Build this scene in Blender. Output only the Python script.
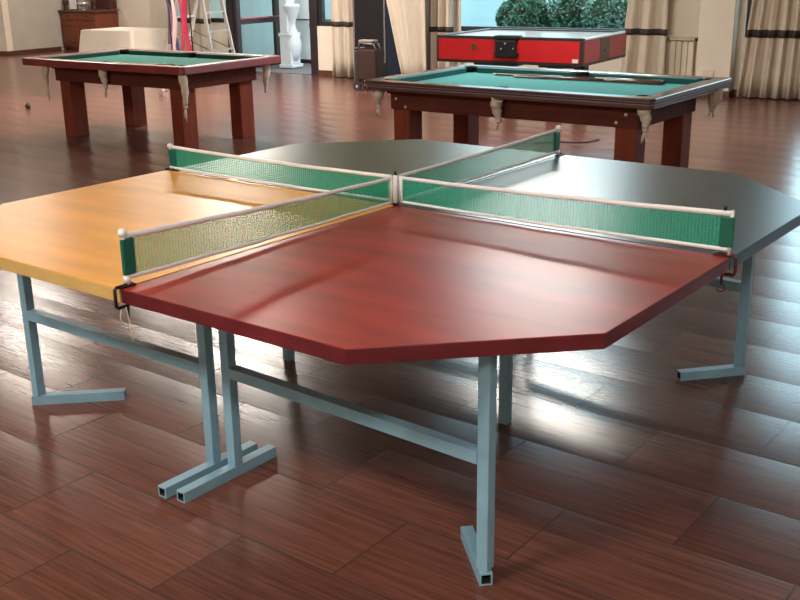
import bpy, bmesh, math, random
from mathutils import Vector, Matrix
random.seed(7)
S = bpy.context.scene
for o in list(bpy.data.objects): bpy.data.objects.remove(o)
COL = S.collection
PI = math.pi

# ------------------------------------------------------------------ camera
# room frame: X along the back wall, Y outward through it, Z up
cam_d = bpy.data.cameras.new('camera'); cam = bpy.data.objects.new('camera', cam_d); COL.objects.link(cam)
F_PX, PITCH, ROLL, YAW = 1037.8, 0.31378, -0.01455, 0.545
cam_d.sensor_width = 36.0; cam_d.lens = 36.0 * F_PX / 800.0; cam_d.clip_end = 200
fw = Vector((-math.sin(YAW) * math.cos(PITCH), math.cos(YAW) * math.cos(PITCH), -math.sin(PITCH)))
fw = Vector((-math.sin(-YAW) * math.cos(PITCH) * -1, math.cos(YAW) * math.cos(PITCH), -math.sin(PITCH)))
rt = Vector((math.cos(YAW), math.sin(YAW), 0))
up = rt.cross(fw)
r2 = math.cos(ROLL) * rt + math.sin(ROLL) * up
u2 = -math.sin(ROLL) * rt + math.cos(ROLL) * up
M = Matrix((r2, u2, -fw)).transposed().to_4x4()
M.translation = Vector((9.935, -13.764, 1.683))
cam.matrix_world = M
S.camera = cam

# ------------------------------------------------------------------ colour management, world, lights
S.view_settings.view_transform = 'Standard'; S.view_settings.look = 'None'
S.view_settings.gamma = 1.0; S.view_settings.use_curve_mapping = False
S.view_settings.exposure = 0.1
W = bpy.data.worlds.new('sky'); S.world = W; W.use_nodes = True
wn = W.node_tree.nodes; wn['Background'].inputs[0].default_value = (0.90, 0.97, 1.0, 1); wn['Background'].inputs[1].default_value = 6.5

def area(name, loc, sx, sy, power, color, rot=(0, 0, 0), portal=False):
    d = bpy.data.lights.new(name, 'AREA'); d.shape = 'RECTANGLE'; d.size = sx; d.size_y = sy
    d.energy = power; d.color = color
    o = bpy.data.objects.new(name, d); COL.objects.link(o); o.location = loc; o.rotation_euler = rot
    if portal: d.cycles.is_portal = True
    return o
INTO = (-PI / 2, 0, 0)          # an area light looking back along -Y
WIN_TOP = 4.4
area('daylight', (3.75, 0.18, 2.57), 3.1, 3.7, 1, (1, 1, 1), INTO, True)
area('daylight', (8.4, 0.18, 2.57), 2.8, 3.7, 1, (1, 1, 1), INTO, True)
area('daylight', (-1.1, 0.18, 1.3), 3.8, 2.6, 1, (1, 1, 1), INTO, True)
area('daylight', (11.6, 0.18, 2.57), 2.6, 3.7, 1, (1, 1, 1), INTO, True)
# ceiling lamps; the three behind the camera are added fill (fixtures built below)
WARM = (1.0, 0.92, 0.82)
LAMPS = [(-9.0, -3.4, 4.2, 150), (.9, -3.1, 3.0, 330), (-1.1, -5.1, 3.0, 110), (5.76, -4.0, 3.0, 150), (11.4, -15.2, 4.6, 220), (6.6, -15.2, 4.6, 230), (2.4, -14.6, 4.6, 210), (-4.4, .9, 4.4, 220)]
for x, y, z, pw in LAMPS:
    area('lamp_light', (x, y, z), 1.25, 0.5, pw, WARM)

# ------------------------------------------------------------------ materials
def mat(name, col, rough=0.5, metal=0.0, var=0.0, scale=8.0, stretch=(1, 1, 1), bump=0.0, coat=0.0, spec=0.5, alpha=None, sheen=0):
    m = bpy.data.materials.new(name); m.use_nodes = True
    nt = m.node_tree; b = nt.nodes['Principled BSDF']
    b.inputs['Base Color'].default_value = (*col, 1); b.inputs['Roughness'].default_value = rough
    b.inputs['Metallic'].default_value = metal; b.inputs['Coat Weight'].default_value = coat
    b.inputs['Specular IOR Level'].default_value = spec
    b.inputs['Coat Roughness'].default_value = 0.12
    tc = nt.nodes.new('ShaderNodeTexCoord'); mp = nt.nodes.new('ShaderNodeMapping'); mp.inputs['Scale'].default_value = stretch
    nz = nt.nodes.new('ShaderNodeTexNoise'); nz.inputs['Scale'].default_value = scale; nz.inputs['Detail'].default_value = 5
    nt.links.new(tc.outputs['Object'], mp.inputs[0]); nt.links.new(mp.outputs[0], nz.inputs['Vector'])
    if var > 0:
        mx = nt.nodes.new('ShaderNodeMix'); mx.data_type = 'RGBA'
        mx.inputs[6].default_value = (*[c * (1 - var) for c in col], 1); mx.inputs[7].default_value = (*[min(1, c * (1 + var)) for c in col], 1)
        mr = nt.nodes.new('ShaderNodeMapRange'); mr.inputs[1].default_value = .3; mr.inputs[2].default_value = .7
        nt.links.new(nz.outputs[0], mr.inputs[0]); nt.links.new(mr.outputs[0], mx.inputs[0])
        nt.links.new(mx.outputs[2], b.inputs['Base Color'])
    if bump > 0:
        bp = nt.nodes.new('ShaderNodeBump'); bp.inputs['Strength'].default_value = bump; bp.inputs['Distance'].default_value = .01
        nt.links.new(nz.outputs[0], bp.inputs['Height']); nt.links.new(bp.outputs[0], b.inputs['Normal'])
    return m

def floor_mat():
    m = bpy.data.materials.new('wood_look_tiles'); m.use_nodes = True
    nt = m.node_tree; N = nt.nodes; L = nt.links; b = N['Principled BSDF']
    tc = N.new('ShaderNodeTexCoord')
    mp = N.new('ShaderNodeMapping'); mp.inputs['Location'].default_value = (0.36, -0.18, 0)
    L.new(tc.outputs['Object'], mp.inputs[0])
    br = N.new('ShaderNodeTexBrick'); br.offset = .5; br.offset_frequency = 2
    br.inputs['Scale'].default_value = 1; br.inputs['Brick Width'].default_value = .73; br.inputs['Row Height'].default_value = .365
    br.inputs['Mortar Size'].default_value = .0035; br.inputs['Mortar Smooth'].default_value = .2; br.inputs['Bias'].default_value = 0
    br.inputs['Color1'].default_value = (0, 0, 0, 1); br.inputs['Color2'].default_value = (1, 1, 1, 1); br.inputs['Mortar'].default_value = (.5, .5, .5, 1)
    L.new(mp.outputs[0], br.inputs['Vector'])
    # long wood grain running with the tiles, shifted from tile to tile
    sep = N.new('ShaderNodeSeparateXYZ'); L.new(mp.outputs[0], sep.inputs[0])
    sepc = N.new('ShaderNodeSeparateColor'); L.new(br.outputs['Color'], sepc.inputs[0])
    ad = N.new('ShaderNodeMath'); ad.operation = 'MULTIPLY_ADD'; ad.inputs[1].default_value = 9.0
    L.new(sepc.outputs[0], ad.inputs[0]); L.new(sep.outputs[0], ad.inputs[2])
    cb = N.new('ShaderNodeCombineXYZ'); L.new(ad.outputs[0], cb.inputs[0]); L.new(sep.outputs[1], cb.inputs[1])
    m2 = N.new('ShaderNodeMapping'); m2.inputs['Scale'].default_value = (1.6, 40, 1); L.new(cb.outputs[0], m2.inputs[0])
    nz = N.new('ShaderNodeTexNoise'); nz.inputs['Scale'].default_value = 1.6; nz.inputs['Detail'].default_value = 6; nz.inputs['Roughness'].default_value = .6
    nz.inputs['Distortion'].default_value = .6
    L.new(m2.outputs[0], nz.inputs['Vector'])
    cr = N.new('ShaderNodeValToRGB'); e = cr.color_ramp.elements
    e[0].position = .3; e[0].color = (0.075, 0.027, 0.019, 1); e[1].position = .72; e[1].color = (0.160, 0.062, 0.043, 1)
    L.new(nz.outputs[0], cr.inputs[0])
    hv = N.new('ShaderNodeHueSaturation'); mrv = N.new('ShaderNodeMapRange'); mrv.inputs[3].default_value = .82; mrv.inputs[4].default_value = 1.18
    L.new(sepc.outputs[0], mrv.inputs[0]); L.new(mrv.outputs[0], hv.inputs['Value']); L.new(cr.outputs[0], hv.inputs['Color'])
    mx = N.new('ShaderNodeMix'); mx.data_type = 'RGBA'; mx.inputs[7].default_value = (0.060, 0.032, 0.024, 1)
    L.new(br.outputs['Fac'], mx.inputs[0]); L.new(hv.outputs[0], mx.inputs[6]); L.new(mx.outputs[2], b.inputs['Base Color'])
    # slightly cupped tiles: height falls towards both long edges, plus the joint groove
    dv = N.new('ShaderNodeMath'); dv.operation = 'DIVIDE'; dv.inputs[1].default_value = .365; L.new(sep.outputs[1], dv.inputs[0])
    fr = N.new('ShaderNodeMath'); fr.operation = 'FRACT'; L.new(dv.outputs[0], fr.inputs[0])
    s5 = N.new('ShaderNodeMath'); s5.operation = 'SUBTRACT'; s5.inputs[1].default_value = .5; L.new(fr.outputs[0], s5.inputs[0])
    sq = N.new('ShaderNodeMath'); sq.operation = 'POWER'; sq.inputs[1].default_value = 2
    L.new(s5.outputs[0], sq.inputs[0])
    ng = N.new('ShaderNodeMath'); ng.operation = 'MULTIPLY'; ng.inputs[1].default_value = -.80; L.new(sq.outputs[0], ng.inputs[0])
    g = N.new('ShaderNodeMath'); g.operation = 'MULTIPLY_ADD'; g.inputs[1].default_value = -.2; L.new(br.outputs['Fac'], g.inputs[0]); L.new(ng.outputs[0], g.inputs[2])
    gn = N.new('ShaderNodeMath'); gn.operation = 'MULTIPLY_ADD'; gn.inputs[1].default_value = .03; L.new(nz.outputs[0], gn.inputs[0]); L.new(g.outputs[0], gn.inputs[2])
    bp = N.new('ShaderNodeBump'); bp.inputs['Strength'].default_value = 1.0; bp.inputs['Distance'].default_value = .012
    L.new(gn.outputs[0], bp.inputs['Height']); L.new(bp.outputs[0], b.inputs['Normal'])
    b.inputs['Roughness'].default_value = .23; b.inputs['Specular IOR Level'].default_value = .42
    return m

def net_mat():
    m = bpy.data.materials.new('green_netting'); m.use_nodes = True
    nt = m.node_tree; N = nt.nodes; L = nt.links; b = N['Principled BSDF']; out = N['Material Output']
    b.inputs['Base Color'].default_value = (0.01, 0.36, 0.225, 1); b.inputs['Roughness'].default_value = .6
    tc = N.new('ShaderNodeTexCoord'); sp = N.new('ShaderNodeSeparateXYZ'); L.new(tc.outputs['Object'], sp.inputs[0])
    def cell(i, pitch):
        d = N.new('ShaderNodeMath'); d.operation = 'DIVIDE'; d.inputs[1].default_value = pitch; L.new(sp.outputs[i], d.inputs[0])
        f = N.new('ShaderNodeMath'); f.operation = 'FRACT'; L.new(d.outputs[0], f.inputs[0])
        g = N.new('ShaderNodeMath'); g.operation = 'LESS_THAN'; g.inputs[1].default_value = .30; L.new(f.outputs[0], g.inputs[0]); return g
    a, c = cell(0, .012), cell(2, .0075)
    mxm = N.new('ShaderNodeMath'); mxm.operation = 'MAXIMUM'; L.new(a.outputs[0], mxm.inputs[0]); L.new(c.outputs[0], mxm.inputs[1])
    mr = N.new('ShaderNodeMapRange'); mr.inputs[3].default_value = .58; mr.inputs[4].default_value = .72
    L.new(mxm.outputs[0], mr.inputs[0])
    tr = N.new('ShaderNodeBsdfTransparent'); tl = N.new('ShaderNodeBsdfTranslucent'); tl.inputs[0].default_value = (0.01, 0.45, 0.30, 1)
    m1 = N.new('ShaderNodeMixShader'); m1.inputs[0].default_value = .3; L.new(b.outputs[0], m1.inputs[1]); L.new(tl.outputs[0], m1.inputs[2])
    m2 = N.new('ShaderNodeMixShader'); L.new(mr.outputs[0], m2.inputs[0]); L.new(tr.outputs[0], m2.inputs[1]); L.new(m1.outputs[0], m2.inputs[2])
    L.new(m2.outputs[0], out.inputs[0])
    return m

def glass_mat(name, tint=(0.8, 0.95, 1.0), refl=.08):
    m = bpy.data.materials.new(name); m.use_nodes = True
    nt = m.node_tree; N = nt.nodes; L = nt.links; out = N['Material Output']
    tr = N.new('ShaderNodeBsdfTransparent'); tr.inputs[0].default_value = (*tint, 1)
    gl = N.new('ShaderNodeBsdfGlossy'); gl.inputs['Roughness'].default_value = .02
    mx = N.new('ShaderNodeMixShader'); mx.inputs[0].default_value = refl
    L.new(tr.outputs[0], mx.inputs[1]); L.new(gl.outputs[0], mx.inputs[2]); L.new(mx.outputs[0], out.inputs[0])
    return m

def emit_mat(name, col, st):
    m = bpy.data.materials.new(name); m.use_nodes = True
    b = m.node_tree.nodes['Principled BSDF']; b.inputs['Base Color'].default_value = (*col, 1)
    b.inputs['Emission Color'].default_value = (*col, 1); b.inputs['Emission Strength'].default_value = st
    return m

def cloth_curtain():
    m = mat('curtain_cloth', (0.60, 0.51, 0.41), .85, var=.08, scale=30, stretch=(1, 1, .2), spec=.1)
    nt = m.node_tree; b = nt.nodes['Principled BSDF']; out = nt.nodes['Material Output']
    tl = nt.nodes.new('ShaderNodeBsdfTranslucent'); tl.inputs[0].default_value = (0.5, 0.4, 0.3, 1)
    mx = nt.nodes.new('ShaderNodeMixShader'); mx.inputs[0].default_value = .15
    nt.links.new(b.outputs[0], mx.inputs[1]); nt.links.new(tl.outputs[0], mx.inputs[2]); nt.links.new(mx.outputs[0], out.inputs[0])
    return m

MT = {
 'floor': floor_mat(),
 'wall': mat('cream_plaster', (0.66, 0.58, 0.48), .8, var=.05, scale=3, bump=.08),
 'wall_grey': mat('grey_plaster', (0.40, 0.36, 0.31), .85, var=.05, scale=3),
 'ceil': mat('ceiling_plaster', (0.55, 0.52, 0.47), .9, var=.03),
 'base': mat('brown_skirting', (0.085, 0.032, 0.018), .4, var=.2),
 'frame': mat('dark_window_frame', (0.022, 0.017, 0.020), .4, var=.2),
 'red': mat('red_painted_board', (0.31, 0.030, 0.018), .33, var=.25, scale=2.2, stretch=(1.2, 5, 1), spec=.42),
 'red_edge': mat('red_painted_edge', (0.10, 0.009, 0.015), .35, var=.30, scale=5),
 'yellow': mat('yellow_painted_board', (0.82, 0.36, 0.03), .34, var=.12, scale=2.0, stretch=(1, 5, 1), spec=.42),
 'yellow_edge': mat('yellow_painted_edge', (0.52, 0.34, 0.12), .4, var=.15, scale=6),
 'black': mat('black_painted_board', (0.040, 0.042, 0.036), .31, var=.2, scale=2.5, stretch=(1, 4, 1), spec=.55),
 'black_edge': mat('slate_painted_edge', (0.035, 0.060, 0.085), .4, var=.15, scale=6),
 'green': mat('green_painted_board', (0.055, 0.070, 0.030), .36, var=.15, scale=2.5, stretch=(1, 4, 1), spec=.5),
 'blue': mat('pale_blue_painted_steel', (0.18, 0.33, 0.43), .38, var=.12, scale=9, spec=.5),
 'hollow': mat('dark_tube_inside', (0.01, 0.01, 0.01), .9),
 'white': mat('white_tape', (0.84, 0.84, 0.86), .6, var=.04),
 'plastic': mat('white_plastic', (0.75, 0.76, 0.76), .4),
 'sleeve': mat('dark_green_sleeve', (0.0, 0.105, 0.072), .4, var=.1),
 'net': net_mat(),
 'black_metal': mat('black_metal', (0.018, 0.012, 0.012), .4, metal=.3),
 'clamp': mat('brown_steel_clamp', (0.07, 0.022, 0.022), .35, metal=.5),
 'cord': mat('white_cord', (0.6, 0.5, 0.42), .9),
 'cloth_teal': mat('teal_cloth', (0.065, 0.31, 0.31), .9, var=.06, scale=40, spec=.15),
 'cloth_green': mat('green_cloth', (0.028, 0.14, 0.11), .9, var=.06, scale=40, spec=.15),
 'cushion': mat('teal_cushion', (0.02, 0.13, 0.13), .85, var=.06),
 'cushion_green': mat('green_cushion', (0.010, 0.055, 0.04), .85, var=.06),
 'rail_red': mat('red_brown_rail', (0.20, 0.034, 0.030), .35, var=.18, scale=5, coat=.3),
 'rail_brown': mat('brown_varnished_rail', (0.085, 0.028, 0.018), .3, var=.25, scale=6, stretch=(1, 4, 4), coat=.5),
 'rail_line': mat('pale_inlay', (0.20, 0.15, 0.17), .35),
 'rail_groove': mat('dark_inlay', (0.02, 0.012, 0.02), .35),
 'apron': mat('apron_wood', (0.090, 0.023, 0.016), .75, spec=.1, var=.2, scale=5, stretch=(.6, 4, 4)),
 'leg': mat('leg_wood', (0.17, 0.036, 0.018), .7, spec=.15, var=.2, scale=4, stretch=(4, 4, .6)),
 'brass': mat('pale_bolt_metal', (0.6, 0.52, 0.42), .3, metal=.6),
 'pocket': mat('beige_cotton', (0.56, 0.46, 0.38), .95, var=.15, scale=25, spec=.1),
 'leather': mat('black_leather', (0.009, 0.008, 0.008), .6, spec=.25),
 'cue': mat('brown_cue_wood', (0.16, 0.065, 0.035), .3, coat=.4, var=.15),
 'cue_pale': mat('pale_cue_wood', (0.42, 0.25, 0.14), .35, coat=.3),
 'curtain': cloth_curtain(),
 'curtain_pale': mat('pale_curtain_cloth', (0.50, 0.42, 0.36), .85, spec=.1),
 'lace': mat('dark_brown_lace', (0.035, 0.022, 0.018), .8, var=.5, scale=40),
 'ah_red': mat('bright_red_laminate', (0.42, 0.010, 0.014), .35, var=.04),
 'ah_side': mat('duller_red_laminate', (0.40, 0.035, 0.035), .4, var=.04),  # end panels get a duller red than the long side
 'ah_top': mat('white_play_surface', (0.85, 0.88, 0.90), .08),
 'ah_trim': mat('dark_brown_trim', (0.025, 0.018, 0.016), .4),
 'ah_gold': mat('bronze_plate', (0.10, 0.055, 0.025), .4, metal=.3),
 'panel': mat('charcoal_panel', (0.010, 0.008, 0.009), .7, spec=.2, var=.1),
 'panel_navy': mat('navy_panel', (0.008, 0.012, 0.024), .7, spec=.2, var=.1),
 'pad': mat('grey_brown_pad', (0.20, 0.16, 0.14), .8),
 'steel': mat('dull_steel', (0.16, 0.14, 0.14), .4, metal=.3),
 'alu': mat('aluminium', (0.55, 0.52, 0.50), .35, metal=.6),
 'alu_bright': mat('bright_aluminium', (0.80, 0.76, 0.72), .4, metal=.2),
 'rust': mat('brown_fibre', (0.034, 0.016, 0.012), .8, spec=.2, var=.2),
 'radiator': mat('cream_radiator_enamel', (0.60, 0.51, 0.40), .4),
 'oak': mat('red_brown_oak', (0.16, 0.038, 0.016), .4, var=.25, scale=5, stretch=(3, 3, .8)),
 'oak_dark': mat('dark_hutch_wood', (0.055, 0.014, 0.010), .5, var=.2),
 'marble': mat('brown_counter', (0.10, 0.05, 0.035), .3, var=.3, scale=20),
 'tcloth': mat('cream_tablecloth', (0.66, 0.58, 0.48), .9, var=.03, spec=.1),
 'tcloth_grey': mat('grey_tablecloth_side', (0.44, 0.41, 0.40), .9, spec=.1),
 'pink': mat('crimson_ribbon', (0.46, 0.025, 0.065), .7),
 'pale_pink': mat('pale_pink_ribbon', (0.62, 0.42, 0.40), .7),
 'navy': mat('navy_ribbon', (0.03, 0.035, 0.14), .7),
 'mauve': mat('mauve_ribbon', (0.20, 0.10, 0.16), .7),
 'glassware': mat('clear_glassware', (0.5, 0.48, 0.46), .1, metal=.4),
 'stone': mat('pale_exterior_paint', (0.50, 0.56, 0.60), .8, var=.03),
 'out_wall': mat('exterior_wall', (0.66, 0.78, 0.84), .85, var=.05, scale=2),
 'out_pale': mat('pale_facade', (0.32, 0.42, 0.43), .9, var=.05, scale=2),
 'out_dark': mat('dark_shutter', (0.03, 0.04, 0.045), .7),
 'paving': mat('outside_paving', (0.10, 0.10, 0.11), .7, var=.1, scale=4),
 'leaf': mat('green_leaves', (0.018, 0.07, 0.032), .6, var=.5, scale=3),
 'leaf_pale': mat('pale_green_leaves', (0.06, 0.13, 0.08), .6, var=.4, scale=3),
 'twig': mat('twig_bark', (0.06, 0.04, 0.03), .9),
 'glass': glass_mat('window_glass', refl=.04),
 'door_glass': glass_mat('door_glass', (.85, .97, 1.0), .04),
 'shade': mat('lamp_shade_enamel', (0.5, 0.45, 0.38), .4),
 'rubber': mat('black_rubber', (0.012, 0.012, 0.012), .7),
 'label': mat('white_label', (0.6, 0.55, 0.52), .5),
 'red_bar': mat('red_bar_paint', (0.40, 0.03, 0.07), .4),
}

# ------------------------------------------------------------------ mesh helpers
class MB:
    def __init__(s): s.b = bmesh.new(); s.mi = 0
    def _f(s, vs, smooth=False):
        try: f = s.b.faces.new(vs); f.material_index = s.mi; f.smooth = smooth; return f
        except ValueError: return None
    def prism(s, pts, z0, z1):
        lo = [s.b.verts.new((x, y, z0)) for x, y in pts]; hi = [s.b.verts.new((x, y, z1)) for x, y in pts]
        s._f(lo[::-1]); t = s._f(hi); n = len(pts); sides = []
        for i in range(n): sides.append(s._f([lo[i], lo[(i + 1) % n], hi[(i + 1) % n], hi[i]]))
        return t, sides
    def box(s, x0, x1, y0, y1, z0, z1):
        if x0 > x1: x0, x1 = x1, x0
        if y0 > y1: y0, y1 = y1, y0
        if z0 > z1: z0, z1 = z1, z0
        return s.prism([(x0, y0), (x1, y0), (x1, y1), (x0, y1)], z0, z1)
    def bar(s, a, c, w, h, upv=(0, 0, 1), hollow=None):
        a, c = Vector(a), Vector(c); d = (c - a).normalized(); u = Vector(upv)
        if abs(d.dot(u)) > .99: u = Vector((1, 0, 0))
        sd = d.cross(u).normalized(); u = sd.cross(d).normalized()
        def ring(p, k=1): return [s.b.verts.new(p + sd * (i * w / 2 * k) + u * (j * h / 2 * k)) for i, j in ((-1, -1), (1, -1), (1, 1), (-1, 1))]
        A, B = ring(a), ring(c)
        for i in range(4): s._f([A[i], A[(i + 1) % 4], B[(i + 1) % 4], B[i]])
        for R_, p, sg in ((A, a, 1), (B, c, -1)):
            if hollow is None: s._f(R_[::-1] if sg > 0 else R_)
            else:
                I = ring(p, .72); D = ring(p + d * sg * .03, .72)
                for i in range(4): s._f([R_[i], I[i], I[(i + 1) % 4], R_[(i + 1) % 4]])
                old = s.mi; s.mi = hollow
                for i in range(4): s._f([I[i], D[i], D[(i + 1) % 4], I[(i + 1) % 4]])
                s._f(D); s.mi = old
    def tube(s, pts, r, n=10, cap=True):
        pts = [Vector(p) for p in pts]; rs = r if isinstance(r, (list, tuple)) else [r] * len(pts)
        rings = []; prev = None
        for i, p in enumerate(pts):
            t = (pts[min(i + 1, len(pts) - 1)] - pts[max(i - 1, 0)]).normalized()
            if prev is None:
                u = Vector((0, 0, 1)) if abs(t.z) < .9 else Vector((1, 0, 0))
            else: u = prev
            u = (u - t * u.dot(t)).normalized(); prev = u; w = t.cross(u)
            rings.append([s.b.verts.new(p + (u * math.cos(2 * PI * k / n) + w * math.sin(2 * PI * k / n)) * rs[i]) for k in range(n)])
        for a, c in zip(rings, rings[1:]):
            for k in range(n): s._f([a[k], a[(k + 1) % n], c[(k + 1) % n], c[k]], True)
        if cap: s._f(rings[0][::-1]); s._f(rings[-1])
    def lathe(s, cx, cy, prof, n=20, sx=1, sy=1):
        rings = [[s.b.verts.new((cx + sx * r * math.cos(2 * PI * k / n), cy + sy * r * math.sin(2 * PI * k / n), z)) for k in range(n)] for r, z in prof]
        for a, c in zip(rings, rings[1:]):
            for k in range(n): s._f([a[k], a[(k + 1) % n], c[(k + 1) % n], c[k]], True)
        s._f(rings[0][::-1]); s._f(rings[-1])
    def grid(s, fn, nu, nv, smooth=True):
        V = [[s.b.verts.new(fn(i / nu, j / nv)) for j in range(nv + 1)] for i in range(nu + 1)]
        for i in range(nu):
            for j in range(nv): s._f([V[i][j], V[i + 1][j], V[i + 1][j + 1], V[i][j + 1]], smooth)
        return V
    def build(s, name, mats, parent=None, bevel=0, solid=0, loc=None, rotz=None):
        bmesh.ops.recalc_face_normals(s.b, faces=s.b.faces[:])
        me = bpy.data.meshes.new(name); s.b.to_mesh(me); s.b.free()
        for m in (mats if isinstance(mats, (list, tuple)) else [mats]): me.materials.append(MT[m] if isinstance(m, str) else m)
        o = bpy.data.objects.new(name, me); COL.objects.link(o)
        if solid:
            md = o.modifiers.new('solid', 'SOLIDIFY'); md.thickness = solid; md.offset = 0
        if bevel:
            md = o.modifiers.new('bevel', 'BEVEL'); md.width = bevel; md.segments = 2; md.limit_method = 'ANGLE'; md.angle_limit = .6
        if parent: o.parent = parent
        if loc: o.location = loc
        if rotz is not None: o.rotation_euler = (0, 0, rotz)
        return o

def tag(o, label, cat, group=None):
    o['label'] = label; o['category'] = cat
    if group: o['group'] = group
    return o
def thing(name, label, cat, loc=(0, 0, 0), rotz=0, group=None):
    o = bpy.data.objects.new(name, None); COL.objects.link(o); o.location = loc; o.rotation_euler = (0, 0, rotz)
    o.empty_display_size = .1
    return tag(o, label, cat, group)
def struct(o): o['kind'] = 'structure'; return o

# ------------------------------------------------------------------ setting
TH = -0.1101
CX, CY = 7.81, -10.28            # centre of the four-way table
mb = MB()
# tile courses run with the four-way table, a few degrees off the walls
def to_uv(x, y):
    dx, dy = x - CX, y - CY; c, s = math.cos(TH), math.sin(TH)
    return (c * dx + s * dy, -s * dx + c * dy)
fp = [to_uv(*q) for q in ((-12, -17), (14, -17), (14, 0.0), (-3.42, 0.0), (-3.42, 2.95), (-12, 2.95))]
mb.prism(fp, -.1, 0)
struct(mb.build('floor', 'floor', loc=(CX, CY, 0), rotz=TH))
mb = MB(); mb.box(-12.2, 14.2, -17.2, .22, 6.0, 6.1); mb.box(-12.2, -3.02, .22, 3.15, 6.0, 6.1); struct(mb.build('ceiling', 'ceil'))

WT = 6.0
mb = MB()   # back wall with openings
y0, y1 = 0.0, .22
def wall_piece(xa, xb, za, zb): mb.box(xa, xb, y0, y1, za, zb)
wall_piece(-3.02, -2.2, 0, .78); wall_piece(-2.2, -1.66, 0, .78)
wall_piece(-3.02, .80, 2.52, WT)
wall_piece(.14, .80, 0, .76); 
wall_piece(.80, 2.2, 0, WT)
wall_piece(2.2, 5.3, 0, .73); wall_piece(2.2, 5.3, WIN_TOP, WT)
wall_piece(5.3, 6.72, 0, WT)
wall_piece(6.72, 9.9, 0, .74); wall_piece(6.72, 9.9, WIN_TOP, WT)
wall_piece(9.9, 10.3, 0, WT); wall_piece(10.3, 12.9, 0, .74); wall_piece(10.3, 12.9, WIN_TOP, WT); wall_piece(12.9, 14, 0, WT)
struct(mb.build('wall_back', 'wall'))
mb = MB(); mb.box(6.20, 6.63, -.23, .0, 0, WT); struct(mb.build('wall_column', 'wall'))
mb = MB(); mb.box(-3.42, -3.02, 0.0, 2.95, 0, WT); struct(mb.build('wall_pier', 'wall'))
mb = MB(); mb.box(-8.1, -3.42, 2.85, 3.1, 0, WT); struct(mb.build('wall_alcove', 'wall'))
mb = MB(); mb.box(-8.4, -8.1, .85, 3.1, 0, WT); struct(mb.build('wall_alcove_left', 'wall_grey'))
mb = MB(); mb.box(-12, -8.1, .7, .85, 0, WT); struct(mb.build('wall_back_left', 'wall'))
mb = MB(); mb.box(-12.2, -12, -17, .85, 0, WT); struct(mb.build('wall_left', 'wall'))
mb = MB(); mb.box(14, 14.2, -17, .2, 0, WT); struct(mb.build('wall_right', 'wall'))
mb = MB(); mb.box(-12, 14, -17.2, -17, 0, WT); struct(mb.build('wall_front', 'wall'))
def skirting(name, segs):
    m = MB()
    for s_ in segs: m.box(*s_, 0, .085)
    return struct(m.build(name, 'base', bevel=.004))
skirting('baseboard_back', [(-3.02, -1.66, -.018, 0), (.14, 6.20, -.018, 0), (6.63, 14, -.018, 0)])
skirting('baseboard_column', [(6.182, 6.648, -.248, -.23), (6.63, 6.648, -.23, -.018)])
skirting('baseboard_alcove', [(-8.1, -8.082, .85, 2.1), (-12, -8.082, .682, .70), (-8.1, -8.082, .70, .85)])

def window(name, x0, x1, z0, z1, mull, y=.08):
    m = MB(); w = .07
    m.box(x0, x1, y - .03, y + .05, z0, z0 + w); m.box(x0, x1, y - .03, y + .05, z1 - w, z1)
    m.box(x0, x0 + w, y - .03, y + .05, z0 + w, z1 - w); m.box(x1 - w, x1, y - .03, y + .05, z0 + w, z1 - w)
    for q in mull: m.box(q - .03, q + .03, y - .03, y + .05, z0 + w, z1 - w)
    f = struct(m.build(name, 'frame'))
    g = MB(); g.box(x0 + w, x1 - w, y + .005, y + .012, z0 + w, z1 - w); g.build('pane', 'glass', f)
    return f
window('window_1', 2.2, 5.3, .73, WIN_TOP, [])
window('window_2', 6.72, 9.9, .74, WIN_TOP, [6.82, 6.88, 6.94, 7.0, 8.35])  # left mullion cluster is added to keep window light off the column
window('window_5', 10.3, 12.9, .74, WIN_TOP, [11.6])
window('window_3', .14, .80, .76, 2.52, [])
window('window_4', -3.02, -1.66, .78, 2.52, [-2.3])


# door opening: frame, and one leaf swung out
m = MB(); m.box(0, .14, -.01, .2, 0, 2.52); m.box(-1.68, -1.55, -.01, .2, 0, 2.52); m.box(-1.55, 0, -.01, .2, 2.4, 2.52); m.box(-.03, 0, .02, .07, .72, .80)
d = struct(m.build('trim_1', 'frame', bevel=.004))
m = MB(); X0, X1 = -1.53, -1.47
m.box(X0, X1, .0, .10, 0.02, 2.38); m.box(X0, X1, 1.03, 1.17, 0.02, 2.38); m.box(X0, X1, .10, 1.03, .02, .20); m.box(X0, X1, .10, 1.03, .75, .83); m.box(X0, X1, .10, 1.03, 2.28, 2.38)
dl = struct(m.build('door_1', 'frame', bevel=.003))
m = MB(); m.box(X0 + .025, X1 - .03, .10, 1.03, .20, .75); m.box(X0 + .025, X1 - .03, .10, 1.03, .83, 2.28); m.build('pane', 'door_glass', dl)
m = MB(); m.tube([(X1 + .03, .06, .845), (X1 + .03, 1.12, .845)], .010); m.build('push_bar', 'red_bar', dl)

# outside
m = MB(); m.box(-30, 40, -40, 40, -.3, -.11); m.box(-6, 14, .22, 20, -.11, -.012)
struct(m.build('floor_outside', 'paving'))
m = MB(); m.box(-4.5, 1.3, 1.75, 1.95, 0.06, 3.4); m.mi = 1; m.box(-4.5, 1.3, 1.75, 1.95, -.01, .06); m.box(-4.5, 1.3, 1.742, 1.75, .74, .76)
struct(m.build('wall_outside', ['out_wall', 'frame']))
m = MB(); m.box(-8, 2.9, 9, 12, 0, 5); struct(m.build('wall_neighbour', 'out_pale'))

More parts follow.
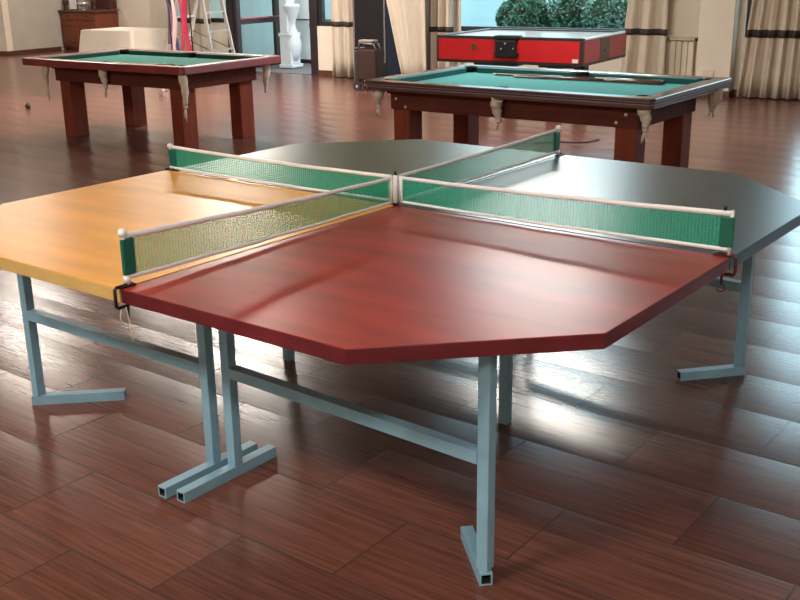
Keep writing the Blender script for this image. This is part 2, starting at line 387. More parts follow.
# ------------------------------------------------------------------ four-way table
s_, c_ = 1.371, .48
Q = [(0, 0), (s_, 0), (s_, -(s_ - c_)), (s_ - c_, -s_), (0, -s_)]
def quadrant(name, label, sx, sy, top_m, edge_m, legs):
    """legs: list of (leg xy, foot from, foot to or None) in the table's own axes"""
    g = .004
    t = thing(name, label, 'table tennis table', (CX, CY, 0), TH)
    pts = [(sx * (max(x, g)), sy * (max(-y, g))) for x, y in Q]
    if sx * sy < 0: pts = pts
    area2 = sum(pts[i][0] * pts[(i + 1) % 5][1] - pts[(i + 1) % 5][0] * pts[i][1] for i in range(5))
    if area2 < 0: pts = pts[::-1]
    m = MB(); top, sides = m.prism(pts, .715, .76)
    for f in sides: f.material_index = 1
    m.build('tabletop', [top_m, edge_m], t, bevel=.0025)
    w = .038
    for (lx, ly), a, b in legs:
        m = MB()
        if a is None: m.bar((lx, ly, 0.0), (lx, ly, .715), w, w, (0, 1, 0))
        else: m.bar((lx, ly, w), (lx, ly, .715), w, w, (0, 1, 0))
        m.build('leg', 'blue', t, bevel=.003)
        if a is not None:
            m = MB(); m.bar((a[0], a[1], w / 2), (b[0], b[1], w / 2), w, w, hollow=1); m.build('foot', ['blue', 'hollow'], t)
    (ax, ay), (bx, by) = legs[0][0], legs[1][0]
    sg = 1 if bx > ax else -1
    m = MB(); m.bar((ax + sg * w / 2, ay, .385), (bx - sg * w / 2, by, .385), w, w); m.build('stretcher', 'blue', t)
    return t
quadrant('table_tennis_table', 'red painted table section with cut corner, nearest of the four joined tables', 1, -1, 'red', 'red_edge',
    [((.05, -1.0), (.05, -1.25), (.055, -.82)), ((1.105, -1.04), (1.125, -1.065), (.935, -.88)), ((.59, -.10), None, None)])
quadrant('table_tennis_table', 'yellow painted table section on blue legs at the left of the nets', -1, -1, 'yellow', 'yellow_edge',
    [((-.025, -1.03), (-.025, -1.265), (-.02, -.84)), ((-1.045, -1.035), (-1.065, -1.055), (-.80, -.80)), ((-.55, -.09), None, None)])
quadrant('table_tennis_table', 'black painted table section on blue legs at the right, beyond the red one', 1, 1, 'black', 'black_edge',
    [((.05, 1.0), (.05, .82), (.05, 1.25)), ((1.135, .90), (1.15, .915), (.955, .69)), ])
quadrant('table_tennis_table', 'dark green painted table section at the back, farthest of the four joined tables', -1, 1, 'green', 'black_edge',
    [((-.03, 1.0), (-.03, .82), (-.03, 1.25)), ((-1.09, 1.0), (-1.10, 1.01), (-.9, .82))])

# nets: each runs from the centre post to one end clamp; own +X axis points outward
def tn_net(label, ang, end, zb0, zt0, zb1, zt1, posttop, style, clampx):
    t = thing('table_tennis_net', label, 'net', (CX, CY, 0), TH + ang, 'nets crossing the four joined tables')
    a0, a1 = .02, end - .006
    def P(u, v, off=0, sag=.004):
        x = a0 + (a1 - a0) * u; zb = zb0 + (zb1 - zb0) * u - sag * math.sin(PI * u); zt = zt0 + (zt1 - zt0) * u - 1.6 * sag * math.sin(PI * u)
        return Vector((x, .003 * math.sin(u * 23) * math.sin(PI * u) + off, zb + (zt - zb) * v))
    m = MB(); m.grid(lambda u, v: P(u, .09 + v * .82), 60, 3); m.build('netting', 'net', t)
    for nm, va, vb in (('top_tape', .870, 1.0), ('bottom_tape', 0.0, .095)):
        m = MB(); m.grid(lambda u, v: P(u, va + (vb - va) * v), 60, 1); m.build(nm, 'white', t, solid=.004)
    m = MB(); m.grid(lambda u, v: P(u * .010 , v), 1, 1); m.build('side_tape', 'white', t, solid=.005)
    # end post
    m = MB(); m.tube([(end - .006, 0, .765), (end - .006, 0, zt1 + .002)], .006, 10)
    if style == 'white':
        m.tube([(end - .006, 0, zt1 - .008), (end - .006, 0, posttop - .012), (end - .006, 0, posttop - .004), (end - .006, 0, posttop)], [.014, .014, .012, .005], 12)
        m.tube([(end - .006, 0, .772), (end - .006, 0, zb1 + .012)], .011, 12)
    m.build('post', 'plastic', t)
    m = MB(); z0, z1 = zb1 + .014, zt1 - .018
    m.box(end - .042, end + .004, -.007, .007, z0, z1); m.build('sleeve', 'sleeve', t, bevel=.004)
    if style == 'black':
        m = MB(); m.tube([(end - .03, 0, zt1), (end - .03, 0, zt1 + .014)], .006, 8); m.build('pin', 'black_metal', t)
    # screw clamp reaching round the table edge
    m = MB(); e = s_
    m.tube([(e - .05, 0, .7655), (e + .012, 0, .7655), (e + .018, 0, .760), (e + .018, 0, .708), (e + .012, 0, .700), (e - .030, 0, .700)], .0055, 8)
    m.tube([(e - .024, 0, .7145), (e - .024, 0, .665)], .0045, 8)
    if style == 'black':
        m.tube([(e - .024 + .014 * math.sin(k), 0, .652 + .014 * math.cos(k)) for k in [i * .5 for i in range(0, 10)]], .003, 8)
    m.box(e - .055, e - .0, -.012, .012, .7605, .766)
    m.build('clamp', 'clamp' if style == 'black' else 'black_metal', t)
    if style == 'white' and clampx:
        m = MB()
        m.tube([(e - .004, -.006, .700), (e - .000, -.010, .665), (e - .008, -.012, .64)], .0022, 6)
        m.tube([(e - .012, .006, .700), (e - .022, .004, .65), (e - .030, .0, .615), (e - .028, .0, .585)], .0022, 6)
        m.build('loose_cord', 'cord', t)
    return t
tn_net('green net with white tapes between the red and the yellow table', -PI / 2, s_ - .025, .772, .880, .781, .926, .941, 'white', True)
tn_net('green net with white tapes between the red and the black table', 0, s_, .772, .880, .777, .912, .93, 'black', True)
tn_net('green net with white tapes between the yellow and the green table', PI, s_ - .02, .772, .880, .768, .880, .888, 'white', False)
tn_net('green net with white tapes between the black and the green table', PI / 2, s_ - .045, .772, .880, .776, .90, .912, 'white', False)
m = MB(); m.tube([(0, 0, .76), (0, 0, .882)], .009, 10); m.mi = 1; m.tube([(0, 0, .882), (0, 0, .896)], .007, 8); m.mi = 2; m.tube([(0, 0, .7605), (0, 0, .77)], .014, 10)
tag(m.build('net_post', ['white', 'black_metal', 'black_metal'], loc=(CX, CY, 0), rotz=TH), 'white centre post with black cap where the four nets meet', 'net post')

# ------------------------------------------------------------------ pool tables
def sock(parent, x, y, ztop, w, length, tail, seedv, name='pocket'):
    r = random.Random(seedv); m = MB()
    prof = []; n = 9
    for i in range(n + 1):
        t = i / n; rad = w / 2 * (1 - .55 * t ** 1.6) * (1 + .10 * math.sin(i * 1.9 + seedv))
        prof.append((x + .012 * math.sin(t * 4 + seedv), y + .008 * math.cos(t * 5 + seedv), ztop - length * t, rad))
    m.tube([(a, b, c) for a, b, c, _ in prof], [q[3] for q in prof], 12)
    lx, ly, lz, lr = prof[-1]
    # knot and frayed tail
    m.tube([(lx, ly, lz + .005), (lx + .004, ly, lz - .015), (lx - .004, ly, lz - .03)], [lr * .8, lr * 1.1, lr * .6], 10)
    for k in range(3):
        a = r.uniform(-.03, .03)
        m.tube([(lx, ly, lz - .02), (lx + a * .5, ly + a * .3, lz - .02 - tail * .5), (lx + a, ly - a * .3, lz - .02 - tail * (.7 + .3 * r.random()))], [.009, .007, .004], 6)
    return m.build(name, 'pocket', parent)

def pool_table(label, x0, x1, ya, yb, H, M_, rail_w, inset, apron_h, legw, legd, bolts, socks, lines, legin, rot=0.0):
    """x0..x1 long side, ya (near) .. yb (far)"""
    t = thing('pool_table', label, 'pool table', ((x0 + x1) / 2, (ya + yb) / 2, 0), rot)
    X, Y = (x1 - x0) / 2, (yb - ya) / 2
    c = .03
    m = MB(); rz0 = H - .075
    def ring(xo, yo, xi, yi, z0, z1, ch):
        O = [(-xo + ch, -yo), (xo - ch, -yo), (xo, -yo + ch), (xo, yo - ch), (xo - ch, yo), (-xo + ch, yo), (-xo, yo - ch), (-xo, -yo + ch)]
        k = ch * .4
        I = [(-xi + k, -yi), (xi - k, -yi), (xi, -yi + k), (xi, yi - k), (xi - k, yi), (-xi + k, yi), (-xi, yi - k), (-xi, -yi + k)]
        vs = [[m.b.verts.new((x, y, z)) for x, y in P_] for P_, z in ((O, z0), (O, z1), (I, z1), (I, z0))]
        for i in range(8):
            j = (i + 1) % 8
            for a in range(4): m._f([vs[a][i], vs[a][j], vs[(a + 1) % 4][j], vs[(a + 1) % 4][i]])
    if lines:
        ring(X, Y, X - rail_w, Y - rail_w, rz0 + .05, H, c)
        ring(X - .012, Y - .012, X - rail_w, Y - rail_w, rz0, rz0 + .05, c)
        m.build('rail', M_['rail'], t, bevel=.006)
        for zz, mm in ((rz0 + .048, 'rail_line'), (rz0 + .030, 'rail_line'), (rz0 + .039, 'rail_groove')):
            m = MB(); ring(X - .006, Y - .006, X - .02, Y - .02, zz - .0035, zz + .0035, c); m.build('inlay_line', mm, t)
    else:
        ring(X, Y, X - rail_w, Y - rail_w, rz0 + .0, H, .035); m.build('rail', M_['rail'], t, bevel=.010)
    # cushions, six lengths with sloping noses, gaps at the pockets
    ix, iy = X - rail_w, Y - rail_w; g = .075; cw = .05
    segs = [((-ix + g, -iy), (-g * .7, -iy), (0, 1)), ((g * .7, -iy), (ix - g, -iy), (0, 1)), ((-ix + g, iy), (-g * .7, iy), (0, -1)), ((g * .7, iy), (ix - g, iy), (0, -1)),
            ((-ix, -iy + g), (-ix, iy - g), (1, 0)), ((ix, -iy + g), (ix, iy - g), (-1, 0))]
    for a, b, n in segs:
        m = MB(); a, b, n = Vector(a), Vector(b), Vector(n); d = (b - a).normalized()
        q = [(a, H - .003), (b, H - .003), (b - d * cw + n * cw, H - .010), (a + d * cw + n * cw, H - .010)]
        hi = [m.b.verts.new((p.x, p.y, z)) for p, z in q]; lo = [m.b.verts.new((p.x, p.y, H - .052)) for p, z in q]
        m._f(hi); m._f(lo[::-1])
        for i in range(4): m._f([lo[i], lo[(i + 1) % 4], hi[(i + 1) % 4], hi[i]])
        m.build('cushion', M_['cushion'], t, bevel=.003)
    m = MB(); m.box(-ix, ix, -iy, iy, H - .075, H - .052); m.build('bed_cloth', M_['cloth'], t)
    for px, py in ((-ix + .02, -iy + .02), (0, -iy - .0), (ix - .02, -iy + .02), (-ix + .02, iy - .02), (0, iy), (ix - .02, iy - .02)):
        m = MB(); m.lathe(px, py, [(.052, H - .0515), (.056, H - .02), (.056, H - .0005), (.046, H + .001), (.044, H - .045)], 20); m.build('pocket_mouth', 'leather', t)
    # apron and legs
    xa, xb, ya0, yb0 = inset
    m = MB(); z1 = rz0; z0 = rz0 - apron_h; th = .035
    m.box(xa, xb, ya0, ya0 + th, z0, z1); m.box(xa, xb, yb0 - th, yb0, z0, z1); m.box(xa, xa + th, ya0 + th, yb0 - th, z0, z1); m.box(xb - th, xb, ya0 + th, yb0 - th, z0, z1)
    m.build('apron', M_['apron'], t, bevel=.004)
    m = MB(); m.box(xa - .02, xb + .02, ya0 - .02, yb0 + .06, H - .10, H - .0745); m.build('slate', M_['apron'], t)
    lx, ly = legin
    for x_ in (xa + lx, xb - lx - legw):
        for y_ in (ya0 + ly, yb0 - ly - legd):
            m = MB(); m.box(x_, x_ + legw, y_, y_ + legd, 0, z0 + .02); m.build('leg', M_['leg'], t, bevel=.006)
    for bx, bz in bolts:
        m = MB(); m.tube([(bx - (x0 + x1) / 2, ya0 - .006, bz), (bx - (x0 + x1) / 2, ya0 + .002, bz)], .011, 12); m.build('bolt', 'brass', t)
    for i, (sx_, sy_, zt, w, ln, tail) in enumerate(socks):
        sock(t, sx_ - (x0 + x1) / 2, sy_ - (ya + yb) / 2, zt, w, ln, tail, i * 1.7 + X)
    return t
pool_table('pool table with red-brown rail and dark green cloth at the left', .870, 3.244, -6.393, -4.963, .80,
    dict(rail='rail_red', cushion='cushion_green', cloth='cloth_green', apron='apron', leg='leg'), .11, (-.79, 1.07, -.60, .42), .15, .15, .19, [],
    [(.87 + .32, -6.33, .725, .075, .17, .17), (2.10, -6.34, .725, .09, .16, .10), (3.20, -6.34, .725, .085, .28, .14), (3.14, -5.13, .725, .09, .22, .06), (.96, -5.05, .725, .08, .16, .1)], False, (.05, .01), rot=-.060)
pool_table('pool table with dark moulded rail and teal cloth, in front of the window', 5.392, 7.856, -6.820, -5.282, .80,
    dict(rail='rail_brown', cushion='cushion', cloth='cloth_teal', apron='apron', leg='leg'), .11, (-1.02, 1.09, -.67, .40), .15, .155, .18, [(5.66, .66), (5.75, .60), (7.62, .67), (7.55, .61)],
    [(5.50, -6.74, .725, .085, .12, .09), (6.63, -6.78, .725, .095, .15, .07), (7.77, -6.75, .725, .09, .13, .09), (7.80, -5.52, .725, .12, .13, .06), (5.47, -5.40, .725, .09, .13, .06)], True, (.02, .01), rot=-.0876)
def cue(label, a, b, r0=.006, r1=.014, group=None):
    t = thing('pool_cue', label, 'cue', a, 0, group)
    a, b = Vector(a), Vector(b); d = b - a
    def p(k): return d * k
    m = MB(); m.tube([p(.02), p(.62)], [r0, (r0 + r1) / 2], 10); m.build('shaft', 'cue_pale' if False else 'cue', t)
    m = MB(); m.tube([p(.62), p(.985)], [(r0 + r1) / 2, r1], 10); m.build('butt', 'cue', t)
    m = MB(); m.tube([p(0), p(.02)], [r0 * .95, r0], 10); m.build('ferrule', 'brass', t)
    m = MB(); m.tube([p(.985), p(1.0)], [r1, r1 * .8], 10); m.build('bumper', 'rubber', t)
    return t
ZC = .80 - .052
cue('brown pool cue lying on the teal cloth, the farther of the two', (5.917, -5.527, ZC + .012), (7.447, -5.591, ZC + .018), .010, .016)
cue('brown pool cue with pale butt lying on the teal cloth, the nearer of the two', (6.159, -5.629, ZC + .012), (7.461, -5.663, ZC + .018), .010, .016)
cue('pool cue lying on the green cloth of the left pool table', (1.62, -6.00, ZC + .010), (2.70, -6.02, ZC + .014), .008, .012)

# ------------------------------------------------------------------ red games table under the window
t = thing('games_table', 'bright red coin-operated games table with white top, by the window', 'games table', (4.72, -2.02, 0))
GX, GY = .92, .70
m = MB(); m.box(-GX, GX, -GY, GY, .565, .845); m.build('cabinet', 'ah_trim', t, bevel=.006)
m = MB(); m.box(-GX + .03, GX - .045, -GY - .006, -GY + .004, .600, .835); m.build('side_panel', 'ah_red', t)
m = MB(); m.box(GX - .004, GX + .006, -GY + .03, -.20, .600, .835); o = m.build('end_panel', 'ah_side', t); o['label'] = 'duller red end panel'
m = MB(); m.box(GX - .004, GX + .006, .10, GY - .03, .600, .835); o = m.build('end_panel', 'ah_side', t); o['label'] = 'duller red end panel'
m = MB(); m.box(GX - .004, GX + .010, -.20, .10, .59, .84); m.build('end_plate', 'ah_gold', t)
m = MB(); m.tube([(GX + .010, -.06, .70), (GX + .018, -.06, .70)], .014, 10); m.build('lock', 'black_metal', t)
m = MB(); m.box(-GX + .05, GX - .05, -GY + .05, GY - .05, .845, .852); m.build('play_surface', 'ah_top', t)
for k, (a, b, c, d) in enumerate(((-GX, GX, -GY, -GY + .05), (-GX, GX, GY - .05, GY), (-GX, -GX + .05, -GY + .05, GY - .05), (GX - .05, GX, -GY + .05, GY - .05))):
    m = MB(); m.box(a, b, c, d, .845, .872); m.build('top_rail', 'ah_trim' if k < 3 else 'ah_top', t, bevel=.006)
m = MB(); m.tube([(-.42, -GY - .004, .745), (-.42, -GY - .014, .745)], .037, 20); m.build('round_badge', 'ah_gold', t)
m = MB(); m.prism([(-.13, -GY - .06), (.13, -GY - .06), (.13, -GY - .004), (-.13, -GY - .004)], .640, .835)
m.box(-.15, .15, -GY - .05, -GY + .10, .835, .885); m.box(-.155, .155, -GY - .045, -GY - .004, .66, .70); m.build('coin_box', 'leather', t, bevel=.014)
for bx, bz, br in ((0, .80, .012), (.10, .745, .008), (-.05, .74, .010)):
    m = MB(); m.tube([(bx, -GY - .06, bz), (bx, -GY - .068, bz)], br, 10); m.build('coin_lock', 'alu', t)
m = MB(); m.box(GX - .125, GX - .055, -GY - .009, -GY - .006, 0.605, .645); m.build('price_label', 'label', t)
for sx in (-1, 1):
    for sy in (-1, 1):
        m = MB(); m.box(sx * (GX - .38), sx * (GX - .52), sy * (GY - .22), sy * (GY - .36), 0, .57); m.build('leg', 'ah_trim', t, bevel=.005)
for a, b in ((-.35, .10), (.38, .80)):
    m = MB(); m.box(a, b, -GY + .02, -GY + .3, .54, .566); m.build('underside_tray', 'ah_trim', t)

# ------------------------------------------------------------------ curtains
def curtain(label, xb0, xb1, xt0, xt1, y, zt, folds, band, amp=.045, mname='curtain', z0=.015, seedv=0):
    """bottom spans xb0..xb1, top spans xt0..xt1"""
    t = thing('curtain', label, 'curtain', ((xb0 + xb1) / 2, y, 0)); cx = (xb0 + xb1) / 2
    r = random.Random(seedv); ph = [r.uniform(0, 6) for _ in range(4)]
    def off(u, z):
        w = math.sin(2 * PI * folds * u + ph[0] + .5 * math.sin(z * 1.1 + ph[1]))
        w = math.copysign(abs(w) ** .7, w)
        return amp * w + amp * .35 * math.sin(2 * PI * folds * 2.3 * u + ph[2]) * (1 - .2 * z)
    def P(u, z, push=0):
        k = z / zt; x = (xb0 + (xb1 - xb0) * u) * (1 - k) + (xt0 + (xt1 - xt0) * u) * k
        return Vector((x - cx, off(u, z) + push, z))
    n = max(24, int(folds * 14))
    m = MB(); m.grid(lambda u, v: P(u, z0 + (zt - z0) * v), n, 16); m.build('drape', mname, t, solid=.006)
    if band:
        b0, b1 = band; m = MB()
        m.grid(lambda u, v: P(u, b0 + (b1 - b0) * v, -.009), n, 2); m.build('lace_band', 'lace', t, solid=.006)
    return t
CT = 4.5
curtain('beige curtain with dark band beside the open door, right of it', .50, .99, .50, .99, -.14, CT, 2.5, (.77, .845), seedv=1)
curtain('plain beige drape with slanting edge, right of the dark panels', 1.92, 2.30, .85, 2.30, -.34, CT, 1.6, None, seedv=2, amp=.035)
curtain('beige curtain with dark band at the left of the shrub window', 2.22, 2.62, 2.22, 2.62, -.14, CT, 3, (.725, .80), seedv=3)
curtain('pale pinkish inner curtain at the left of the shrub window', 2.50, 2.73, 2.50, 2.71, -.045, CT, 1.5, None, amp=.015, mname='curtain_pale', seedv=4)
curtain('beige curtain with dark band between shrub window and radiator', 5.16, 5.80, 5.55, 5.80, -.20, CT, 2.3, (.75, .83), seedv=5)
curtain('wide pleated beige curtain with dark band at the far right', 6.72, 7.50, 7.1, 7.5, -.14, CT, 5, (.745, .84), amp=.04, seedv=6)
curtain('beige curtain with dark band behind the stepladder', -2.62, -1.90, -2.60, -1.9, -.12, CT, 3.5, (.77, .85), seedv=8)

# ------------------------------------------------------------------ radiator
t = thing('radiator', 'cream ribbed radiator on the wall between curtain and column', 'radiator', (5.88, -.08, .03))
m = MB()
for i in range(6):
    x = -.22 + i * .078; m.box(x + .004, x + .072, -.045, .045, .13, .64)
m.box(-.215, .243, -.02, .02, .15, .62)
m.build('panel', 'radiator', t, bevel=.006)
m = MB(); m.tube([(-.25, -.01, .665), (.27, -.01, .665)], .012); m.tube([(-.25, -.01, .695), (.27, -.01, .695)], .008)
for i in range(7): m.tube([(-.22 + i * .078, -.01, .64), (-.22 + i * .078, -.01, .70)], .010)
m.build('top_pipe', 'radiator', t)
m = MB(); m.tube([(.25, -.02, .67), (.285, -.02, .67)], .022, 12); m.tube([(.285, -.02, .65), (.285, -.02, .70)], .012, 10); m.build('valve', 'rust', t)
m = MB(); m.tube([(.285, -.01, .66), (.285, -.01, 0)], .008); m.build('pipe', 'radiator', t)
m = MB(); m.box(-.07, .07, -.012, 0, -.045, .045); m.mi = 1
for k in (-.035, .035): m.tube([(k, -.0125, 0), (k, -.010, 0)], .018, 12)
tag(m.build('wall_socket', ['radiator', 'label'], loc=(6.36, -.23, .30), bevel=.003), 'cream double socket low on the white column', 'socket')

# ------------------------------------------------------------------ dark folding panels, pole, trolley
t = thing('room_divider', 'tall charcoal and navy folding screen against the back wall', 'screen', (1.35, -.24, 0))
m = MB(); m.box(-.33, .18, -.02, .02, .02, 2.3); m.build('panel', 'panel', t, bevel=.004)
m = MB(); m.box(.22, .68, -.02, .02, .02, 2.3); o = m.build('panel', 'panel_navy', t, bevel=.004); o['label'] = 'navy panel'
m = MB(); m.box(-.36, -.33, -.025, .025, 0, 2.32); m.build('frame_post', 'steel', t)
m = MB(); m.box(.186, .214, -.028, .028, .26, 2.32); m.build('edge_strip', 'steel', t)
m = MB(); m.box(.185, .215, -.015, .015, .0, .26); m.build('hinge_post', 'panel', t)
t = thing('trolley', 'brown wheeled trolley with grey handle in front of the dark panels', 'trolley', (2.0, -1.38, 0))
m = MB(); m.box(-.13, .17, -.12, .12, .14, .56); m.build('body', 'rust', t, bevel=.02)
m = MB(); m.box(-.20, -.135, -.10, .10, .12, .54); m.build('side_pocket', 'rubber', t, bevel=.015)
m = MB(); m.tube([(-.15, -.06, .56), (-.13, -.06, .65), (.10, -.06, .63), (.13, -.06, .56)], .012); m.tube([(-.15, .06, .56), (-.13, .06, .65), (.10, .06, .63), (.13, .06, .56)], .012)
m.tube([(-.13, -.07, .65), (-.13, .07, .65)], .012); m.tube([(-.22, -.05, .57), (-.05, -.05, .58)], .010); m.build('handle', 'steel', t)
m = MB(); m.box(-.14, .09, -.075, .075, .655, .685); m.build('grip_pad', 'pad', t, bevel=.01)
m = MB(); m.box(-.18, .14, -.11, .11, .118, .142); m.build('chassis', 'black_metal', t)
for wx in (-.15, .11):
    for wy in (-.11, .11):
        m = MB(); m.tube([(wx, wy - .015, .06), (wx, wy + .015, .06)], .06, 18); w_ = m.build('wheel', 'rubber', t)
        m = MB(); m.tube([(wx, wy - .018, .06), (wx, wy + .018, .06)], .018, 12); m.build('hub', 'alu', w_)

# ------------------------------------------------------------------ stepladder and ribbons
t = thing('stepladder', 'pale aluminium A-frame stepladder standing before the left curtains', 'ladder', (-1.55, -.80, 0))
def sect(x_bot, x_top, yb, yt, H, mm, nm, nr, z1=.28, dz=.28, treadw=.05):
    for sg in (-1, 1):
        m = MB(); m.bar((x_bot, sg * yb, 0), (x_top, sg * yt, H), .055, .028, (0, 1, 0)); m.build(nm, mm, t)
    for i in range(nr):
        z = z1 + dz * i; k = z / H; x = x_bot + (x_top - x_bot) * k; y = yb + (yt - yb) * k - .012
        m = MB(); m.box(x - treadw / 2, x + treadw / 2, -y, y, z - .014, z + .014); m.build('rung', mm, t)
sect(-.66, .12, .27, .19, 2.2, 'alu_bright', 'front_stile', 7, z1=.32, dz=.30)
sect(.49, .06, .27, .19, 2.2, 'alu', 'rear_stile', 7, z1=.14, dz=.285, treadw=.03)
m = MB(); m.bar((-.42, .24, .70), (.40, .25, .42), .02, .006); m.bar((-.42, -.24, .70), (.40, -.25, .42), .02, .006); m.build('spreader', 'black_metal', t)
m = MB(); m.box(-.02, .20, -.2, .2, 2.2, 2.23); m.build('top_cap', 'alu', t, bevel=.005)

rk = thing('clothes_rail', 'thin dark rail on a stand that carries the hanging ribbons', 'rail', (-1.52, -1.25, 0))
m = MB(); m.tube([(.05, -.34, 1.765), (.05, .15, 1.765)], .010); m.build('top_rail', 'black_metal', rk)
for q in (.13, -.33):
    m = MB(); m.tube([(.05, q, .03), (.05, q, 1.765)], .010); m.build('upright', 'black_metal', rk)
for q in (.13, -.33):
    m = MB(); m.tube([(-.17, q, .015), (.2, q, .015)], .014); m.build('foot', 'black_metal', rk)
def ribbon(label, y, zb, w, mm, wob, dx=0.0):
    m = MB(); r = random.Random(int(y * 1000)); p = r.uniform(0, 6)
    m.grid(lambda u, v: Vector((.02 * math.sin(v * 9 + p) + .02 * u + dx, (u - .5) * w * (.75 + .25 * math.sin(v * 11 + p)) + wob * math.sin(v * 6 + p), zb + (1.75 - zb) * v)), 3, 24)
    tag(m.build('ribbon', mm, loc=(-1.555, -1.25 + y, 0), solid=.006), label, 'ribbon', 'ribbons hanging by the ladder')
ribbon('mauve ribbon, leftmost of the hanging ribbons', -.27, .55, .07, 'mauve', .010)
ribbon('pale pink ribbon hanging at the left of the crimson ones', -.17, .42, .09, 'pale_pink', .014)
ribbon('navy ribbon that hangs lowest at the left', -.10, .20, .06, 'navy', .012, -.04)
ribbon('narrow crimson ribbon left of the broad one', .00, .30, .05, 'pink', .016)
ribbon('broad crimson ribbon, rightmost of the hanging ribbons', .10, .20, .10, 'pink', .008, .01)

# ------------------------------------------------------------------ dresser, cloth-covered table
t = thing('sideboard', 'red-brown carved wooden dresser in the alcove at the far left', 'dresser', (-7.24, 2.4, 0))
a, b = -.82, .20
m = MB(); m.box(a, b, -.25, .40, .05, .80); m.box(a + .03, b - .03, -.22, .38, 0, .05); m.build('body', 'oak', t, bevel=.006)
m = MB(); m.box(a - .04, b + .04, -.29, .41, .80, .835); m.build('worktop', 'marble', t, bevel=.006)
for i in range(2):
    xa = a + .005 + i * .51; dr = None
    m = MB(); m.box(xa, xa + .50, -.268, -.25, .64, .78); dr = m.build('drawer', 'oak', t, bevel=.008)
    m = MB(); m.tube([(xa + .25, -.268, .71), (xa + .25, -.288, .71)], .014, 10); m.build('knob', 'black_metal', dr)
    m = MB(); m.box(xa, xa + .50, -.266, -.25, .10, .61)
    m.prism([(xa + .07, -.278), (xa + .43, -.278), (xa + .43, -.266), (xa + .07, -.266)], .18, .50)
    m.tube([(xa + .07 + .36 * k / 8, -.270, .50 + .045 * math.sin(PI * k / 8)) for k in range(9)], .012, 8)
    dr = m.build('door', 'oak', t, bevel=.008)
    m = MB(); m.box(xa + .12, xa + .38, -.284, -.276, .195, .205); m.build('moulding', 'marble', dr)
m = MB(); m.box(a + .45, b - .01, .20, .40, .835, 2.1); o = m.build('hutch_back', 'oak_dark', t); o['label'] = 'dark upright back of the dresser'
m = MB(); m.box(-.13, .13, -.012, .012, 0, .34); m.mi = 1; m.box(-.11, .11, -.014, -.012, .02, .32)
tag(m.build('picture_frame', ['marble', 'plastic'], loc=(-7.72, 2.22, .8355), bevel=.003), 'small white-faced frame standing on the dresser', 'picture frame')
m = MB(); m.lathe(0, 0, [(.05, 0), (.045, .01), (.012, .02), (.012, .05), (.05, .07), (.11, .11), (.13, .16), (.122, .16), (.10, .115), (.04, .08)], 20)
tag(m.build('glass_bowl', 'glassware', loc=(-7.45, 2.24, .8355)), 'footed glass bowl in the middle of the dresser top', 'bowl')
m = MB(); m.lathe(0, 0, [(.04, 0), (.05, .03), (.02, .07), (.03, .12), (.055, .18), (.03, .24), (.02, .27)], 18)
tag(m.build('candlestick', 'oak_dark', loc=(-7.15, 2.26, .8355)), 'dark turned ornament at the right of the dresser top', 'ornament')
m = MB(); m.lathe(0, 0, [(.05, 0), (.045, .03), (.025, .06), (.05, .12), (.06, .17), (.03, .21), (.04, .30), (.01, .34)], 18)
tag(m.build('figurine', 'oak_dark', loc=(-7.97, 2.24, .8355)), 'dark figurine at the left end of the dresser top', 'figurine')

t = thing('side_table', 'square table hidden under a long cream tablecloth at the far left', 'table', (-2.9, -1.12, 0.0))
TX, TY = .56, .42
m = MB(); m.box(-TX + .02, TX - .02, -TY + .02, TY - .02, .69, .715); m.build('tabletop', 'oak', t)
for sx in (-1, 1):
    for sy in (-1, 1):
        m = MB(); m.box(sx * (TX - .05), sx * (TX - .09), sy * (TY - .05), sy * (TY - .09), 0, .69); m.build('leg', 'oak', t)
def drape(u, v):
    per = [(-TX, -TY), (TX, -TY), (TX, TY), (-TX, TY)]
    k = (u * 4) % 4; i = int(k) % 4; f = k - int(k); p, q = Vector(per[i]), Vector(per[(i + 1) % 4])
    c = p.lerp(q, f); n = Vector(((q - p).y, -(q - p).x)).normalized()
    flare = .05 * v + .018 * v * math.sin(u * 40); cor = 1 + .10 * v * (abs(f - .5) * 2) ** 6
    return Vector((c.x * cor + n.x * flare, c.y * cor + n.y * flare, .724 - .62 * v * (1 + .02 * math.sin(u * 31))))
m = MB(); m.grid(drape, 96, 10); m.box(-TX, TX, -TY, TY, .716, .724)
tag(m.build('tablecloth', 'tcloth', loc=(-2.9, -1.12, 0.0)), 'long cream tablecloth hanging from the side table at the far left', 'tablecloth')

# ------------------------------------------------------------------ small things on the floor
m = MB(); m.lathe(0, 0, [(.001, 0), (.025, .006), (.035, .03), (.03, .05), (.012, .065), (.008, .085)], 14)
tag(m.build('floor_peg', 'rubber', loc=(-.89, -4.88, 0)), 'small black object lying on the floor left of the left pool table', 'small object')
t = thing('caster', 'small dark caster with a pale wheel on the floor behind the left pool table', 'caster', (-.68, -2.68, 0))
m = MB(); m.box(-.05, .02, -.04, .04, .045, .14); m.build('fork', 'black_metal', t, bevel=.008)
m = MB(); m.tube([(.035, -.025, .045), (.035, .025, .045)], .045, 14); m.build('wheel', 'plastic', t)
m = MB(); m.tube([(5.86, -4.50, .006), (5.96, -4.40, .006), (6.05, -4.30, .006), (6.18, -4.30, .006), (6.30, -4.22, .006), (6.34, -4.0, .006)], .006, 8)
tag(m.build('cable', 'rubber'), 'thin dark cable on the tiles beyond the right pool table', 'cable')

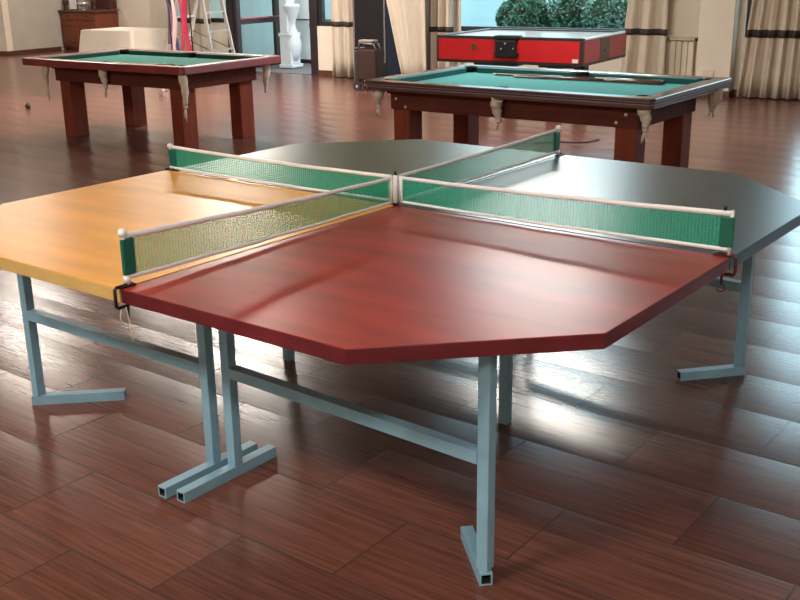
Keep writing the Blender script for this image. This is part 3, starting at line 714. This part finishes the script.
# ------------------------------------------------------------------ outdoors seen through the openings
t = thing('garden_urn', 'big white urn on a plinth outside the open door', 'urn', (-1.01, .95, 0))
m = MB(); m.box(-.24, .04, -.16, .16, 0, .06); m.box(-.22, .00, -.14, .14, .06, .52); m.box(-.24, .02, -.15, .15, .52, .58); m.box(-.22, -.06, -.12, .12, .58, 2.2); m.build('plinth', 'stone', t, bevel=.01)
m = MB(); m.lathe(-.05, 0, [(.10, .12), (.15, .20), (.19, .32), (.19, .42), (.15, .55), (.085, .66), (.07, .72), (.10, .80), (.16, .90), (.19, 1.0), (.20, 1.02), (.16, 1.05)], 24, .78, .78); m.build('urn_body', 'stone', t)

def shrub(label, x, y, h, w, seedv, mname='leaf', nleaf=9000):
    r = random.Random(seedv); t = thing('shrub', label, 'shrub', (x, y, 0), 0, 'shrubs outside the window')
    m = MB()
    for k in range(nleaf):
        th_ = r.uniform(0, 2 * PI); ph_ = math.acos(r.uniform(-.3, 1)); rad = r.uniform(.7, 1.0) * (1 + .15 * math.sin(5 * th_) * math.sin(4 * ph_))
        p = Vector((w / 2 * rad * math.sin(ph_) * math.cos(th_), w / 2.6 * rad * math.sin(ph_) * math.sin(th_), h * .42 + h * .58 * rad * math.cos(ph_)))
        if p.z < .03: continue
        a = Vector((r.uniform(-1, 1), r.uniform(-1, 1), r.uniform(-1, 1))).normalized(); bb = a.orthogonal().normalized(); sz = r.uniform(.025, .055)
        vs = [m.b.verts.new(p + a * sz), m.b.verts.new(p + bb * sz * .45), m.b.verts.new(p - a * sz), m.b.verts.new(p - bb * sz * .45)]
        m._f(vs)
    m.build('foliage', mname, t)
    m = MB()
    for k in range(6):
        an = k * 1.05; m.tube([(0, 0, 0), (w * .12 * math.cos(an), w * .1 * math.sin(an), h * .35), (w * .3 * math.cos(an), w * .22 * math.sin(an), h * .7)], [.03, .02, .008], 6)
    m.build('stem', 'twig', t)
shrub('rounded green shrub outside, leftmost in the shrub window', 1.35, 5.2, 1.15, 1.1, 1)
shrub('tall dark green shrub outside, second from the left in the window', 2.75, 5.0, 1.5, 1.5, 2)
shrub('pale green leafy shrub outside, in the middle of the window', 3.9, 3.5, 1.35, 1.3, 3, 'leaf_pale')
shrub('tall green shrub outside, just right of the middle of the window', 4.3, 5.3, 1.6, 1.4, 4)
shrub('green shrub outside, at the right end of the shrub window', 5.5, 3.6, 1.45, 1.4, 5)
m = MB(); m.box(-.13, .13, -.13, .13, 0, 3.2); tag(m.build('pillar', 'out_dark', loc=(1.0, 6.4, 0)), 'dark pillar standing outside behind the shrubs', 'pillar')

# ------------------------------------------------------------------ lamps
WHERE = ['over the far left corner of the hall', 'beyond the left pool table, before the open door', 'behind the left pool table, at its outer end', 'between the right pool table and the red games table', 'added as fill over the near right corner of the hall', 'added as fill over the near end of the hall, in the middle', 'added as fill over the near end of the hall, at the left', 'over the dresser alcove']
for (x, y, z, pw), wh in zip(LAMPS, WHERE):
    t = thing('ceiling_lamp', 'long enamelled ceiling lamp ' + wh, 'lamp', (x, y, z), 0, 'lamps hanging from the ceiling')
    m = MB(); m.prism([(-.70, -.30), (.70, -.30), (.70, .30), (-.70, .30)], .012, .03); m.box(-.6, .6, -.12, .12, .03, .12); m.build('shade', 'shade', t)
    m = MB(); m.tube([(-.45, 0, .12), (-.45, 0, 6.0 - z)], .008); m.tube([(.45, 0, .12), (.45, 0, 6.0 - z)], .008); m.build('rod', 'black_metal', t)
